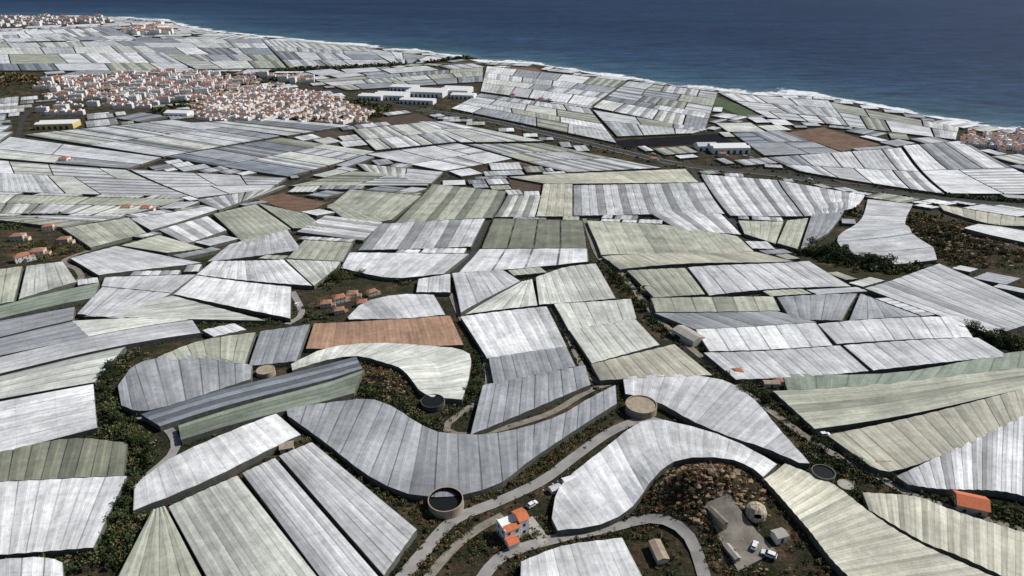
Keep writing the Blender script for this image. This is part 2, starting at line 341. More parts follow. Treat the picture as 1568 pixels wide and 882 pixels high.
# --- left
G('o',9,[(-40,702),(100,674),(196,680)],[(-40,738),(90,731),(190,727)],seam=.6)
G('w',7,[(-40,742),(195,731)],[(-40,850),(145,836)],seam=.4)
G('w',4,[(-40,862),(60,856),(97,864)],[(-40,910),(30,910),(100,910)])
G('w',5,[(-40,622),(-40,705)],[(140,588),(146,656)],seam=.3)
G('m',4,[(-40,586),(-40,618)],[(190,531),(142,586)])
G('l',4,[(-40,556),(-40,582)],[(292,490),(305,510)])
G('g',4,[(-40,528),(-40,553)],[(110,492),(135,517)])
G('m',4,[(112,491),(138,515)],[(240,486),(288,490)])
G('l',4,[(155,440),(262,450)],[(118,480),(190,488)])
G('m',6,[(262,453),(405,491)],[(130,484),(240,488),])
G('w',7,[(300,422),(446,440)],[(266,450),(445,487)],seam=.2)
G('n',4,[(-40,478),(-40,497)],[(150,433),(143,456)],seam=.8)
G('g',3,[(-40,499),(-40,526)],[(112,470),(110,490)])
G('k',3,[(-40,418),(35,408)],[(-40,472),(22,461)])
G('m',4,[(40,408),(97,401)],[(28,458),(118,431)])
G('l',5,[(108,396),(180,377)],[(150,421),(308,402)],seam=.2)
G('l',5,[(160,425),(300,421)],[(155,438),(264,448)],seam=.2)
G('k',6,[(95,350),(198,333)],[(138,379),(224,356)])
G('w',6,[(200,335),(318,316)],[(230,352),(335,320)],seam=.2)
G('w',6,[(243,352),(318,331)],[(284,373),(347,352)],alt=2)
G('k',5,[(186,376),(245,360)],[(255,387),(312,380)])
G('k',8,[(326,328),(392,313)],[(375,375),(445,350)])
G('k',7,[(396,312),(470,328)],[(448,349),(500,350)])
G('l',9,[(350,375),(440,352)],[(318,400),(462,382)],seam=.1)
G('k',6,[(465,368),(540,372)],[(440,395),(525,400)],seam=.5)
G('w',8,[(455,355),(500,330)],[(555,368),(585,340)],alt=3)
G('k',6,[(500,315),(525,306)],[(540,345),(600,336)])
G('w',11,[(325,400),(435,398)],[(300,420),(478,437)],seam=.4)
G('m',6,[(438,398),(522,401)],[(480,437),(515,410)])
# --- block plots
def blk(q,rows,ncol,cols='wwllmgkgb',d='v',seam=0.5,span=None,z=2.8):
    P=[np.array(W(*p,z)) for p in q]
    def bl(u,v): return (P[0]*(1-u)+P[1]*u)*(1-v)+(P[3]*(1-u)+P[2]*u)*v
    vs=np.linspace(0,1,rows+1); vs[1:-1]+=rng.uniform(-.25,.25,rows-1)/rows
    for r in range(rows):
        nc=max(1,ncol+random.choice([-1,0,0,1])); us=np.linspace(0,1,nc+1); us[1:-1]+=rng.uniform(-.32,.32,nc-1)/nc
        ush=us.copy(); ush[1:-1]+=rng.uniform(-.1,.1,nc-1)/nc
        for i in range(nc):
            a,b,c_,d_=bl(us[i],vs[r]),bl(us[i+1],vs[r]),bl(ush[i+1],vs[r+1]),bl(ush[i],vs[r+1])
            col=random.choice(cols); dd=d if random.random()>0.2 else ('u' if d=='v' else 'v')
            alt=random.choice([0,0,0,2,3,4]); dist=np.linalg.norm(a)
            ins=1.0 if dist<1300 else 1.6
            if dd=='v': gh_world([a,b],[d_,c_],None,col,inset=ins,seam=seam,alt=alt,span=span or 8,ridge=.3)
            else: gh_world([a,d_],[b,c_],None,col,inset=ins,seam=seam,alt=alt,span=span or 8,ridge=.3)
blk([(-90,52),(170,42),(215,60),(-90,66)],3,7,span=16)
blk([(-90,68),(215,62),(300,108),(-90,108)],4,6,span=14)
blk([(200,58),(400,60),(440,104),(300,106)],5,4,span=14)
blk([(400,60),(560,73),(600,98),(443,104)],4,3,span=14)
blk([(560,74),(690,90),(640,97),(603,98)],2,3,span=14)
blk([(480,122),(740,103),(740,125),(530,138)],3,5,'kmlg',span=10)
blk([(745,101),(960,124),(905,163),(735,140)],4,4,span=10)
blk([(735,143),(903,166),(945,219),(690,166)],4,4,span=10)
blk([(962,124),(1100,141),(1080,200),(907,164)],5,3,span=10)
blk([(907,168),(1085,198),(1060,204),(945,209)],2,4,'wllk',span=9)
blk([(1100,142),(1270,154),(1300,193),(1175,180)],3,3,'wwl',span=9)
blk([(1270,156),(1470,195),(1465,214),(1300,194)],2,4,'kmlw',span=9)
blk([(1120,203),(1200,200),(1290,234),(1170,238)],2,2,'gglb',d='u',span=9)
blk([(1175,241),(1380,226),(1448,297),(1225,262)],2,4,'wlwg',span=8)
blk([(1382,223),(1475,215),(1650,296),(1450,296)],2,3,'wlwg',span=8)
blk([(35,206),(265,183),(430,208),(250,240)],2,5,'lllmg',span=9)
blk([(15,209),(248,241),(195,258),(-30,240)],2,2,'llm',d='u',span=9)
blk([(252,240),(432,211),(575,232),(440,270)],2,4,'lmgkgb',span=8)
blk([(-30,243),(193,260),(290,300),(-50,293)],2,3,'wllm',d='u',span=8)
blk([(197,259),(440,272),(412,290),(300,303)],2,2,'llg',d='u',span=8)
blk([(-50,297),(285,304),(200,328),(-50,328)],2,4,'mlkl',span=8)
blk([(300,306),(440,283),(395,300),(335,322)],1,3,'lmw',span=8)
blk([(440,285),(540,262),(670,268),(655,284)],2,3,'kmlk',span=8)
blk([(545,250),(680,263),(660,281),(560,262)],1,3,'lmw',span=8)
blk([(540,198),(650,187),(700,217),(575,230)],2,3,'wlm',span=8)
blk([(640,186),(685,186),(835,216),(705,218)],2,3,'wlm',span=8)
blk([(560,236),(700,219),(785,243),(680,262)],2,3,'wwl',span=8)
blk([(715,221),(830,219),(1015,257),(870,264)],3,3,'llk',span=8)
blk([(290,188),(420,182),(540,192),(440,208)],1,4,'glm',span=8)
blk([(-40,332),(60,330),(195,331),(95,349)],1,3,'kl',span=8)
# ------------------------------------------------------------------ inside test
def bbs(): return np.array([(p[:,0].min(),p[:,1].min(),p[:,0].max(),p[:,1].max()) for p in polys])
PBa=bbs()
def inside(x,y,pad=0):
    c=np.nonzero((PBa[:,0]-pad<x)&(PBa[:,1]-pad<y)&(PBa[:,2]+pad>x)&(PBa[:,3]+pad>y))[0]
    for k in c:
        p=polys[k]; q=np.roll(p,-1,axis=0)
        cond=((p[:,1]>y)!=(q[:,1]>y))
        with np.errstate(divide='ignore',invalid='ignore'):
            xi=(q[:,0]-p[:,0])*(y-p[:,1])/(q[:,1]-p[:,1])+p[:,0]
        if np.count_nonzero(cond&(x<xi))%2: return True
    return False
# ------------------------------------------------------------------ roads
road_pts=[]
def road(pts,w,m,name='road',lift=0.3,mark=False):
    P=catmull([W(*p) for p in pts],10); 
    _,L=resample(P,np.array([0.,1])); n=max(4,int(L/5)); Q,_=resample(P,np.linspace(0,1,n+1))
    t=np.gradient(Q,axis=0); t/=np.linalg.norm(t,axis=1)[:,None]; nn=np.stack([-t[:,1],t[:,0]],-1)
    cols=[Q+nn*w*s for s in (-.5,-.25,0,.25,.5)]
    X=np.array([c[:,0] for c in cols]);Y=np.array([c[:,1] for c in cols]);Z=T(X,Y)+lift
    Z[:]=np.maximum(Z,Z.mean(0)[None])
    gridmesh(name,X,Y,Z,m)
    road_pts.extend([(q[0],q[1],w/2) for q in Q])
    if mark:
        for s in (-.42,.42):
            X=np.array([(Q+nn*w*(s-.012))[:,0],(Q+nn*w*(s+.012))[:,0]]);Y=np.array([(Q+nn*w*(s-.012))[:,1],(Q+nn*w*(s+.012))[:,1]])
            gridmesh('road_marking',X,Y,T(X,Y)+lift+0.06,M_line)
road([(600,905),(650,845),(695,797),(760,770),(830,737),(880,700),(935,662),(985,643),(1020,650)],4.5,M_road)
road([(640,905),(690,845),(730,812),(770,790)],3.2,M_track)
road([(725,905),(770,852),(850,826),(920,812),(985,796),(1030,803),(1062,835),(1085,905)],4.2,M_road)
road([(943,585),(900,600),(850,630),(800,648),(740,664),(700,666),(682,655),(700,638),(738,608),(748,575),(735,530),(705,485),(690,450)],3.2,M_track)
road([(842,466),(866,508),(893,565),(918,588)],3,M_track)
road([(1065,540),(1130,592),(1200,645),(1265,690),(1330,722),(1400,760),(1568,815)],3.6,M_track)
road([(205,635),(255,655),(268,690),(215,740)],3.6,M_road)
road([(448,447),(462,480),(440,497)],4,M_road)
road([(-40,465),(110,434),(120,415),(100,398),(180,372)],4,M_track)
road([(930,395),(975,450),(1015,495),(1065,540)],4,M_track)
road([(640,168),(700,176),(760,187),(860,210),(960,234),(1055,254),(1180,267),(1300,286),(1430,304),(1640,322)],20,M_asph,name='highway',mark=True)
road([(-40,262),(10,235),(28,205),(40,175),(75,158)],9,M_asph)
road([(85,64),(200,88),(320,112),(440,128),(560,150),(640,168)],12,M_asph)
road([(0,120),(150,104),(300,108),(440,106),(600,100),(735,96)],8,M_track)
road([(545,232),(470,272),(400,303),(330,326),(240,355)],6,M_asph)
road([(578,230),(680,264),(668,284),(605,345)],4,M_asph)
road([(1058,257),(1080,290),(1115,333),(1160,372)],6,M_asph)
road([(605,345),(540,385),(518,410)],4,M_asph)
road([(748,334),(725,385),(695,418)],4,M_asph)
road([(895,335),(912,385),(935,410)],4,M_track)
# ------------------------------------------------------------------ soil plots
def plot(name,q,m):
    P=[np.array(W(*p)) for p in q]; u=np.linspace(0,1,17)
    g=np.array([[(P[0]*(1-a)+P[1]*a)*(1-b)+(P[3]*(1-a)+P[2]*a)*b for a in u] for b in u])
    gridmesh(name,g[...,0],g[...,1],T(g[...,0],g[...,1])+0.3,m); polys.append(np.array(P)); pcen.append(np.array(P).mean(0)); d=P[1]-P[0]; pang.append(math.atan2(d[1],d[0]))
M_soil=mat('bare_soil',(0.14,0.085,0.055),0.95,0.4,0.08); M_black=mat('black_mulch',(0.012,0.012,0.014),0.95,0.3,0.05,spec=.05); M_grass=mat('crop_green',(0.06,0.09,0.035),0.9,0.35,0.06); M_dk=mat('dark_soil',(0.07,0.05,0.035),0.95,0.35,0.08)
plot('bare_soil_field',[(390,305),(432,296),(502,311),(462,328)],M_soil)
plot('black_field',[(938,216),(1095,205),(1122,218),(955,227)],M_black)
plot('crop_field',[(1062,148),(1090,146),(1178,177),(1140,180)],M_grass)
plot('dark_soil_field',[(400,197),(440,192),(535,203),(515,213)],M_dk)
plot('bare_soil_field',[(1205,203),(1260,195),(1350,222),(1290,232)],M_soil)
plot('bare_soil_field',[(575,182),(640,174),(672,186),(610,196)],M_dk)
plot('bare_soil_field',[(778,272),(830,270),(826,296),(785,293)],M_dk)
plot('bare_soil_field',[(785,249),(850,240),(885,249),(820,257)],M_soil)
plot('bare_soil_field',[(1255,268),(1300,266),(1345,286),(1290,281)],M_dk)
plot('bare_soil_field',[(780,102),(820,104),(835,112),(800,113)],M_soil)
plot('bare_soil_field',[(330,210),(400,205),(425,210),(350,222)],M_dk)
plot('gravel_yard',[(1080,772),(1116,755),(1190,845),(1130,875)],M_track)
PBa=bbs()
# ------------------------------------------------------------------ foliage
def clump(nq,leaf,blobs,seed,flat=0.7):
    r=np.random.default_rng(seed); bc=r.normal(0,0.42,(blobs,3)); bc[:,2]=np.abs(bc[:,2])*flat+0.25; br=r.uniform(0.35,0.6,blobs)
    k=r.integers(0,blobs,nq); d=r.normal(size=(nq,3)); d/=np.linalg.norm(d,axis=1)[:,None]
    c=bc[k]+d*(br[k]*r.uniform(0.6,1.05,nq))[:,None]; c[:,2]=np.abs(c[:,2])
    a=r.normal(size=(nq,3)); a/=np.linalg.norm(a,axis=1)[:,None]; b=np.cross(a,d+r.normal(0,.5,(nq,3))); b/=np.linalg.norm(b,axis=1)[:,None]+1e-6
    s=leaf*r.uniform(0.6,1.3,nq)[:,None]
    V=np.stack([c-a*s-b*s*.6,c+a*s-b*s*.6,c+a*s*.8+b*s*.7,c-a*s*.9+b*s*.6],1)
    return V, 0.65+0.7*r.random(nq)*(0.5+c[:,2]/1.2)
def quads_obj(name,V,C):
    V=V.reshape(-1,3); n=len(V)//4
    me=rawmesh(name,V,np.arange(len(V)).reshape(-1,4),False)
    me.materials.append(M_leaf)
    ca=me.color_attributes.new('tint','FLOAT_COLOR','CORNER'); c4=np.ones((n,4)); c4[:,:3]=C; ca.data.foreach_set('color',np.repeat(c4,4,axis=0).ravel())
    return me
TB=[clump(60,0.17,5,i) for i in range(8)]
TBs=[clump(22,0.3,4,20+i) for i in range(6)]
GREENS=[(0.045,0.065,0.022),(0.06,0.08,0.028),(0.09,0.10,0.04),(0.035,0.052,0.022),(0.12,0.11,0.05),(0.028,0.04,0.018),(0.14,0.12,0.06)]
DRY=[(0.18,0.125,0.06),(0.12,0.085,0.04),(0.22,0.165,0.085),(0.09,0.085,0.04),(0.06,0.065,0.028),(0.17,0.10,0.05)]
BV=[];BC=[];BP=[]
RP=np.array(road_pts)
def bush(x,y,r,pal=GREENS,far=False,hz=1.0):
    if inside(x,y): return
    if len(RP) and (((RP[:,0]-x)**2+(RP[:,1]-y)**2)<(RP[:,2]+0.4*r)**2).any(): return
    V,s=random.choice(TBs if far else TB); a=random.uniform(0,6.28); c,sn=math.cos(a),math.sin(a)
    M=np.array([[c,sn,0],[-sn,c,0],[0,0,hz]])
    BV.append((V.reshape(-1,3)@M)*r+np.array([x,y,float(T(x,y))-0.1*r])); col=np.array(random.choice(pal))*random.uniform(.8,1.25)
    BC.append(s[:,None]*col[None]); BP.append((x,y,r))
def LB(pts,width,n,r0,r1,pal=GREENS):
    P=catmull([W(*p) for p in pts]); 
    for _ in range(n):
        (q,),_L=resample(P,np.array([random.random()])); x=q[0]+random.gauss(0,width/2); y=q[1]+random.gauss(0,width/2)
        d=math.hypot(x,y); bush(x,y,random.uniform(r0,r1),pal,far=d>700)
LB([(200,545),(165,575),(150,610),(170,650),(215,690)],7,280,1.3,3.0)
LB([(215,690),(190,740),(185,790),(150,840),(110,862),(0,855)],7,340,1.0,2.6)
LB([(200,770),(205,800),(175,870)],5,120,1.0,2.2)
LB([(500,440),(515,420),(560,412),(625,432)],9,200,1.5,3.5)
LB([(465,470),(480,490),(500,480)],8,60,1.2,2.5)
LB([(560,560),(600,585),(630,610)],14,260,0.6,1.6,DRY)
LB([(545,600),(610,615),(650,650),(690,668)],5,180,1,2.2)
LB([(725,545),(740,580),(725,610),(690,640)],6,160,1,2.2)
LB([(460,655),(520,700),(580,745),(640,785)],7,350,0.6,1.6,DRY+GREENS*2)
LB([(640,785),(700,790),(650,860),(610,890)],8,340,0.5,1.5,DRY+GREENS*2)
LB([(940,600),(900,650),(850,690),(800,735),(730,768)],8,520,0.5,1.5,DRY+GREENS[:5])
LB([(985,655),(930,705),(880,740)],5,80,0.7,1.5,GREENS)
LB([(840,470),(862,510),(885,560)],3,110,0.8,2)
LB([(925,402),(960,440),(1000,485),(1050,530)],9,250,1,2.6)
LB([(1080,560),(1150,598),(1210,640),(1250,690),(1300,720),(1400,760),(1480,785),(1568,810)],7,480,1,2.3,GREENS+DRY[3:5])
LB([(1230,690),(1290,740),(1330,790),(1400,835)],5,200,0.9,2.0)
LB([(1520,780),(1568,800)],6,60,1,2.2)
LB([(990,740),(1010,715),(1060,702),(1120,708),(1180,750),(1230,810),(1270,870)],7,520,0.5,1.6,DRY+GREENS*2)
LB([(1000,760),(1050,735),(1090,730),(1120,745)],11,420,0.4,1.3,DRY+[(0.24,0.11,0.05),(0.26,0.16,0.09)])
LB([(880,790),(960,790),(1040,780)],5,200,0.5,1.4,DRY+GREENS)
LB([(700,830),(790,835),(850,812)],7,220,0.5,1.5,DRY+GREENS)
LB([(770,880),(860,838),(960,818),(1010,830),(1030,880)],4,180,0.5,1.4,DRY+GREENS*2)
LB([(1080,800),(1100,850),(1140,890),(1260,890)],5,200,0.5,1.4,DRY+GREENS)
LB([(1230,385),(1290,400),(1350,412),(1400,408)],12,420,1.6,4)
LB([(1275,335),(1290,318),(1305,330)],12,120,1.5,3.5)
LB([(1400,330),(1450,350),(1560,400)],30,700,1.2,2.8,DRY*2+GREENS)
LB([(1395,345),(1430,360),(1440,395),(1500,405)],14,300,1.2,3,DRY+GREENS)
LB([(1470,500),(1520,520),(1600,540)],9,220,1.2,3)
LB([(1445,300),(1500,306),(1600,314)],10,160,2,4)
LB([(420,110),(500,106),(600,101),(735,94)],14,520,5,9)
LB([(90,66),(200,88),(320,112),(440,126)],14,220,4,7)
LB([(0,120),(40,118),(65,125)],40,320,3,6,DRY)
LB([(20,350),(60,335),(105,330)],12,140,1.5,3.5)
LB([(20,380),(70,375),(60,395),(130,380)],14,180,1.2,3,DRY+GREENS)
LB([(300,362),(320,358)],5,25,1.5,3)
LB([(900,332),(960,330),(1010,340)],4,60,1.5,3)
LB([(240,172),(290,160),(380,130),(430,120)],25,200,4,7)
LB([(440,185),(560,180),(590,165)],16,160,3,6)
LB([(540,155),(590,165)],14,80,3,6)
LB([(305,500),(400,497),(445,490)],5,110,1,2)
LB([(155,560),(120,660),(150,668)],4,80,0.8,1.8)
LB([(640,168),(700,176),(760,187),(860,210),(960,234),(1055,254),(1180,267),(1300,286),(1430,304)],30,460,1.5,3.2)
# ------------------------------------------------------------------ occupancy raster and infill greenhouses
TOWNS=[([(75,124),(240,112),(385,116),(400,150),(290,158),(235,160),(60,152)],0.25,30,21,.94,[0,1,2,3,5,6,5,2]),
([(285,150),(400,135),(480,140),(578,178),(560,192),(430,196),(300,184)],-0.35,36,18,.96,[0,1,2,3,4,1]),
([(50,160),(100,155),(230,160),(235,170),(60,180)],0.1,34,26,.6,[0,2,5]),
([(395,112),(470,118),(490,128),(420,132)],0.1,30,24,.8,[0,1,5]),
([(-100,28),(160,27),(175,36),(-100,46)],0.1,42,46,.85,[0,1,5,6],1.3),
([(195,45),(255,41),(262,54),(200,55)],0.1,36,30,.9,[6,5,4],1.5),
([(775,140),(830,148),(840,160),(780,155)],0.1,30,24,.6,[0,7,8]),
([(1470,203),(1568,208),(1640,218),(1640,248),(1568,240),(1478,224)],-0.5,34,18,.95,[4,1,2,0])]
CS=2.5; OX,OY=-3200,250; NX,NY=int(4700/CS),int(4000/CS)
occ=np.zeros((NY,NX),bool)
gx_=OX+(np.arange(NX)+.5)*CS; gy_=OY+(np.arange(NY)+.5)*CS
def mark_poly(p):
    p=np.array(p,float); i0=max(0,int((p[:,0].min()-OX)/CS)-1);i1=min(NX,int((p[:,0].max()-OX)/CS)+2);j0=max(0,int((p[:,1].min()-OY)/CS)-1);j1=min(NY,int((p[:,1].max()-OY)/CS)+2)
    if i1<=i0 or j1<=j0: return
    X,Y=np.meshgrid(gx_[i0:i1],gy_[j0:j1]); r=np.zeros(X.shape,bool); q=np.roll(p,-1,axis=0)
    for (x1,y1),(x2,y2) in zip(p,q):
        if y1==y2: continue
        r^=((y1>Y)!=(y2>Y))&(X<(x2-x1)*(Y-y1)/(y2-y1)+x1)
    occ[j0:j1,i0:i1]|=r
def mark_disc(x,y,r):
    i0=max(0,int((x-r-OX)/CS));i1=min(NX,int((x+r-OX)/CS)+1);j0=max(0,int((y-r-OY)/CS));j1=min(NY,int((y+r-OY)/CS)+1)
    if i1<=i0 or j1<=j0: return
    occ[j0:j1,i0:i1]|=((gx_[None,i0:i1]-x)**2+(gy_[j0:j1,None]-y)**2)<r*r
for p in polys: mark_poly(p)
for x,y,r in road_pts: mark_disc(x,y,r+(9 if r>8 else 2.0))
for x,y,r in BP: mark_disc(x,y,r*.8)
for t in TOWNS: mark_poly([W(*p) for p in t[0]])
for q in ([(-50,105),(65,110),(70,130),(40,150),(-50,150)],[(530,130),(735,125),(740,160),(600,172),(530,160)],[(1390,318),(1470,335),(1600,380),(1600,440),(1440,402)],[(55,182),(130,178),(130,200),(60,205)],[(1070,215),(1160,215),(1160,245),(1070,245)],[(480,440),(630,420),(640,450),(560,490),(470,500)],[(0,350),(110,345),(140,385),(60,410),(0,405)],[(20,200),(60,200),(60,185),(20,185)],[(1225,375),(1440,400),(1440,425),(1310,430),(1215,398)]):
    mark_poly([W(*p) for p in q])
occ|=(gy_[:,None]>(ys(gx_)-34)[None,:])
occ|=(gy_[:,None]<300)
def free(x,y):
    i=((x-OX)/CS).astype(int); j=((y-OY)/CS).astype(int)
    if (i<0).any() or (j<0).any() or (i>=NX).any() or (j>=NY).any(): return False
    return not occ[j,i].any()
PC=np.array(pcen); PA_=np.array(pang); cnt=0
tries=0
while tries<12000:
    tries+=1
    yy=300+3500*random.random()**1.7; xx=random.uniform(-.8,.8)*yy
    if not (OX<xx<1400): continue
    if not free(np.array([xx]),np.array([yy])): continue
    k=np.argmin(((PC-[xx,yy])**2).sum(1)); a=PA_[k]; ca,sa=math.cos(a),math.sin(a)
    sc=1.0 if yy<900 else (1.6 if yy<1700 else 2.4)
    e=[2.,2.,2.,2.]; mx_=[27*sc,27*sc,20*sc,20*sc]; alive=[True]*4; step=2.0*sc
    while any(alive):
        for s in range(4):
            if not alive[s]: continue
            ne=e[s]+step
            if ne>mx_[s]: alive[s]=False; continue
            if s<2:
                u=np.full(14,ne if s==0 else -ne); v=np.linspace(-e[3],e[2],14)
            else:
                v=np.full(14,ne if s==2 else -ne); u=np.linspace(-e[1],e[0],14)
            if free(xx+u*ca-v*sa,yy+u*sa+v*ca): e[s]=ne
            else: alive[s]=False
    wu=e[0]+e[1]; wv=e[2]+e[3]
    if min(wu,wv)<8.5*min(sc,1.6) or wu*wv<150*sc*sc: continue
    def c(u,v): return np.array([xx+u*ca-v*sa,yy+u*sa+v*ca])
    q=[c(-e[1],e[2]),c(e[0],e[2]),c(e[0],-e[3]),c(-e[1],-e[3])]
    far=yy>1000
    gh_world([q[0],q[1]],[q[3],q[2]],None,random.choice('wwlllmgkg'),inset=.2,seam=.5,alt=random.choice([0,0,3]),span=6 if not far else 11,ridge=.3); mark_poly(q); cnt+=1
print('infill',cnt)
PBa=bbs()
for p in list(polys):
    c=p.mean(0); d=math.hypot(*c)
    if d>1300: continue
    q=np.roll(p,-1,axis=0); cum=np.linalg.norm(q-p,axis=1); tot=cum.sum()
    n=int(tot/(1.8 if d<450 else (4 if d<650 else 9)))
    for _ in range(n):
        k=rng.choice(len(p),p=cum/tot); t=random.random(); b=p[k]*(1-t)+q[k]*t; out=b-c; out/=np.linalg.norm(out)+1e-6
        x,y=b+out*random.uniform(0.3,3.2)
        if math.sin(x/23)+math.cos(y/17)+random.uniform(-1,1)<-0.9: continue
        bush(x,y,random.uniform(0.35,1.1)*(1.3 if d>650 else 1),GREENS+DRY[3:5],far=d>450,hz=.9)
me=quads_obj('scrub_vegetation',np.concatenate(BV),np.concatenate(BC)); link(bpy.data.objects.new('scrub_vegetation',me))
print('bushes',len(BV))
# trees
def tree_mesh(seed,h=6,r=2.6):
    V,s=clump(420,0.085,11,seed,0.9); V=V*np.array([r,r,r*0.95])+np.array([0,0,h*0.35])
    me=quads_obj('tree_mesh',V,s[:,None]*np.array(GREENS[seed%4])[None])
    bm=bmesh.new(); bm.from_mesh(me)
    def limb(a,b,r0,r1):
        a=Vector(a);b=Vector(b); d=(b-a); q=d.to_track_quat('Z','Y').to_matrix().to_4x4()
        rr=bmesh.ops.create_cone(bm,segments=6,radius1=r0,radius2=r1,depth=d.length,matrix=Matrix.Translation((a+b)/2)@q)
        for v in rr['verts']:
            for f in v.link_faces: f.material_index=1
    limb((0,0,-.5),(0.1,0,h*.5),.22,.13)
    rr=random.Random(seed)
    for k in range(5):
        a=k*1.26; limb((0.1,0,h*.4),(math.cos(a)*r*.55,math.sin(a)*r*.55,h*.65+rr.random()),.1,.04)
    me.materials.append(M_bark); bm.to_mesh(me); bm.free(); return me
TM=[tree_mesh(100+i) for i in range(5)]
def tree(px,py,s=1.0,name='broadleaf_tree'):
    x,y=W(px,py)
    if inside(x,y): return
    ob=bpy.data.objects.new(name,random.choice(TM)); ob.location=(x,y,float(T(x,y))); ob.scale=(s,s,s*random.uniform(.9,1.15)); ob.rotation_euler[2]=random.uniform(0,6.28); link(ob)
def trees(pts,n,w,s0,s1,name='broadleaf_tree'):
    for _ in range(n):
        k=random.randrange(len(pts)-1); t=random.random(); a,b=pts[k],pts[k+1]
        tree(a[0]+(b[0]-a[0])*t+random.gauss(0,w),a[1]+(b[1]-a[1])*t+random.gauss(0,w*.6),random.uniform(s0,s1),name)
trees([(180,555),(150,610),(200,680),(235,700)],26,8,.7,1.2)
trees([(200,740),(180,800),(130,850)],12,5,.6,1)
trees([(505,435),(560,418),(615,430)],14,6,.8,1.3,'olive_tree')
trees([(1235,385),(1290,398),(1370,412)],46,7,1,1.8,'pine_tree')
trees([(1280,330),(1305,318)],10,5,1,1.5,'pine_tree')
trees([(1100,580),(1200,635),(1270,690),(1380,745)],18,4,.6,1.1)
trees([(1190,760),(1240,820),(1265,860)],8,4,.5,.9)
trees([(930,405),(965,445),(1000,490)],12,4,.6,1.1)
trees([(735,560),(725,600),(695,635)],9,4,.6,1)
trees([(1480,505),(1560,535)],12,5,1,1.5)
# ------------------------------------------------------------------ buildings
def boxdata(x0,y0,z0,x1,y1,z1):
    v=[(x0,y0,z0),(x1,y0,z0),(x1,y1,z0),(x0,y1,z0),(x0,y0,z1),(x1,y0,z1),(x1,y1,z1),(x0,y1,z1)]
    f=[(0,3,2,1),(4,5,6,7),(0,1,5,4),(1,2,6,5),(2,3,7,6),(3,0,4,7)]; return v,f
class MBd:
    def __init__(s,mats): s.v=[];s.f=[];s.m=[];s.mats=mats
    def add(s,v,f,mi=0):
        o=len(s.v); s.v+=v; s.f+=[tuple(i+o for i in q) for q in f]; s.m+=[mi]*len(f)
    def box(s,*a,mi=0): s.add(*boxdata(*a),mi)
    def gable(s,x0,y0,x1,y1,z,h,mi=0,ov=.35,hip=0.0):
        x0-=ov;x1+=ov;y0-=ov;y1+=ov; ym=(y0+y1)/2; hx=hip*(x1-x0)
        v=[(x0,y0,z),(x1,y0,z),(x1,y1,z),(x0,y1,z),(x0+hx,ym,z+h),(x1-hx,ym,z+h)]
        s.add(v,[(0,1,5,4),(2,3,4,5),(1,2,5),(3,0,4),(0,3,2,1)],mi)
    def mesh(s,name): return mkmesh(name,s.v,s.f,s.mats,s.m)
def windows(b,x0,y0,x1,y1,z0,storeys,mi,dx=3.2,sh=3.0):
    for k in range(storeys):
        z=z0+1+k*sh
        n=max(1,int((x1-x0)/dx))
        for i in range(n):
            cx=x0+(i+.5)*(x1-x0)/n
            b.box(cx-.5,y0-.04,z,cx+.5,y0+.02,z+1.2,mi=mi); b.box(cx-.5,y1-.02,z,cx+.5,y1+.04,z+1.2,mi=mi)
        n=max(1,int((y1-y0)/dx))
        for i in range(n):
            cy=y0+(i+.5)*(y1-y0)/n
            b.box(x0-.04,cy-.5,z,x0+.02,cy+.5,z+1.2,mi=mi); b.box(x1-.02,cy-.5,z,x1+.04,cy+.5,z+1.2,mi=mi)
TH=[]
M_beige=mat('beige_terrace',(0.5,0.42,0.33),0.9,0.2,0.4); M_terra2=mat('red_tile',(0.36,0.15,0.09),0.9,0.3,0.3)
for k in range(9):
    rr=random.Random(k+3); wm=M_white if k!=3 and k!=7 else M_cream
    b=MBd([wm,M_terra if k%2 else M_terra2,M_glass,M_conc,M_beige])
    if k<5:
        x=-18
        for i in range(4):
            w=9; h=rr.choice([5.0,5.8,6.4,8.6]); dd=rr.uniform(3.8,5.0)
            b.box(x,-dd,-1,x+w-.02,dd,h); windows(b,x,-dd,x+w-.02,dd,0,2,2)
            if rr.random()<(.8 if k==4 else .36): b.gable(x,-dd,x+w,dd,h+.02,1.7,1,ov=.0 if i else .1)
            else:
                b.box(x+.3,-dd+.3,h+.01,x+w-.3,dd-.3,h+.12,mi=rr.choice([0,3,4,1])); b.box(x+1,0,h+.12,x+4.5,3.3,h+2.4)
            x+=w
    elif k<7:
        b.box(-12,-7,-1,12,7,12.5); windows(b,-12,-7,12,7,0,4,2)
        if k==6: b.gable(-12,-7,12,7,12.52,2.2,1,hip=.2)
        else: b.box(-11.6,-6.6,12.51,11.6,6.6,12.6,mi=3)
        b.box(-3,-3,12.6,0,0,15.5)
    else:
        b.box(-6,-5,-1,6,5,6.3); windows(b,-6,-5,6,5,0,2,2); b.gable(-6,-5,6,5,6.32,2,1,hip=.3); b.box(6.01,-4,-1,10,3,3.2); b.gable(6.1,-4,10,3,3.22,1,1,ov=.1)
    TH.append(b.mesh('town_house_mesh'))
def inpoly(px,py,P):
    r=False; n=len(P)
    for i in range(n):
        x1,y1=P[i];x2,y2=P[(i+1)%n]
        if (y1>py)!=(y2>py) and px<(x2-x1)*(py-y1)/(y2-y1)+x1: r=not r
    return r
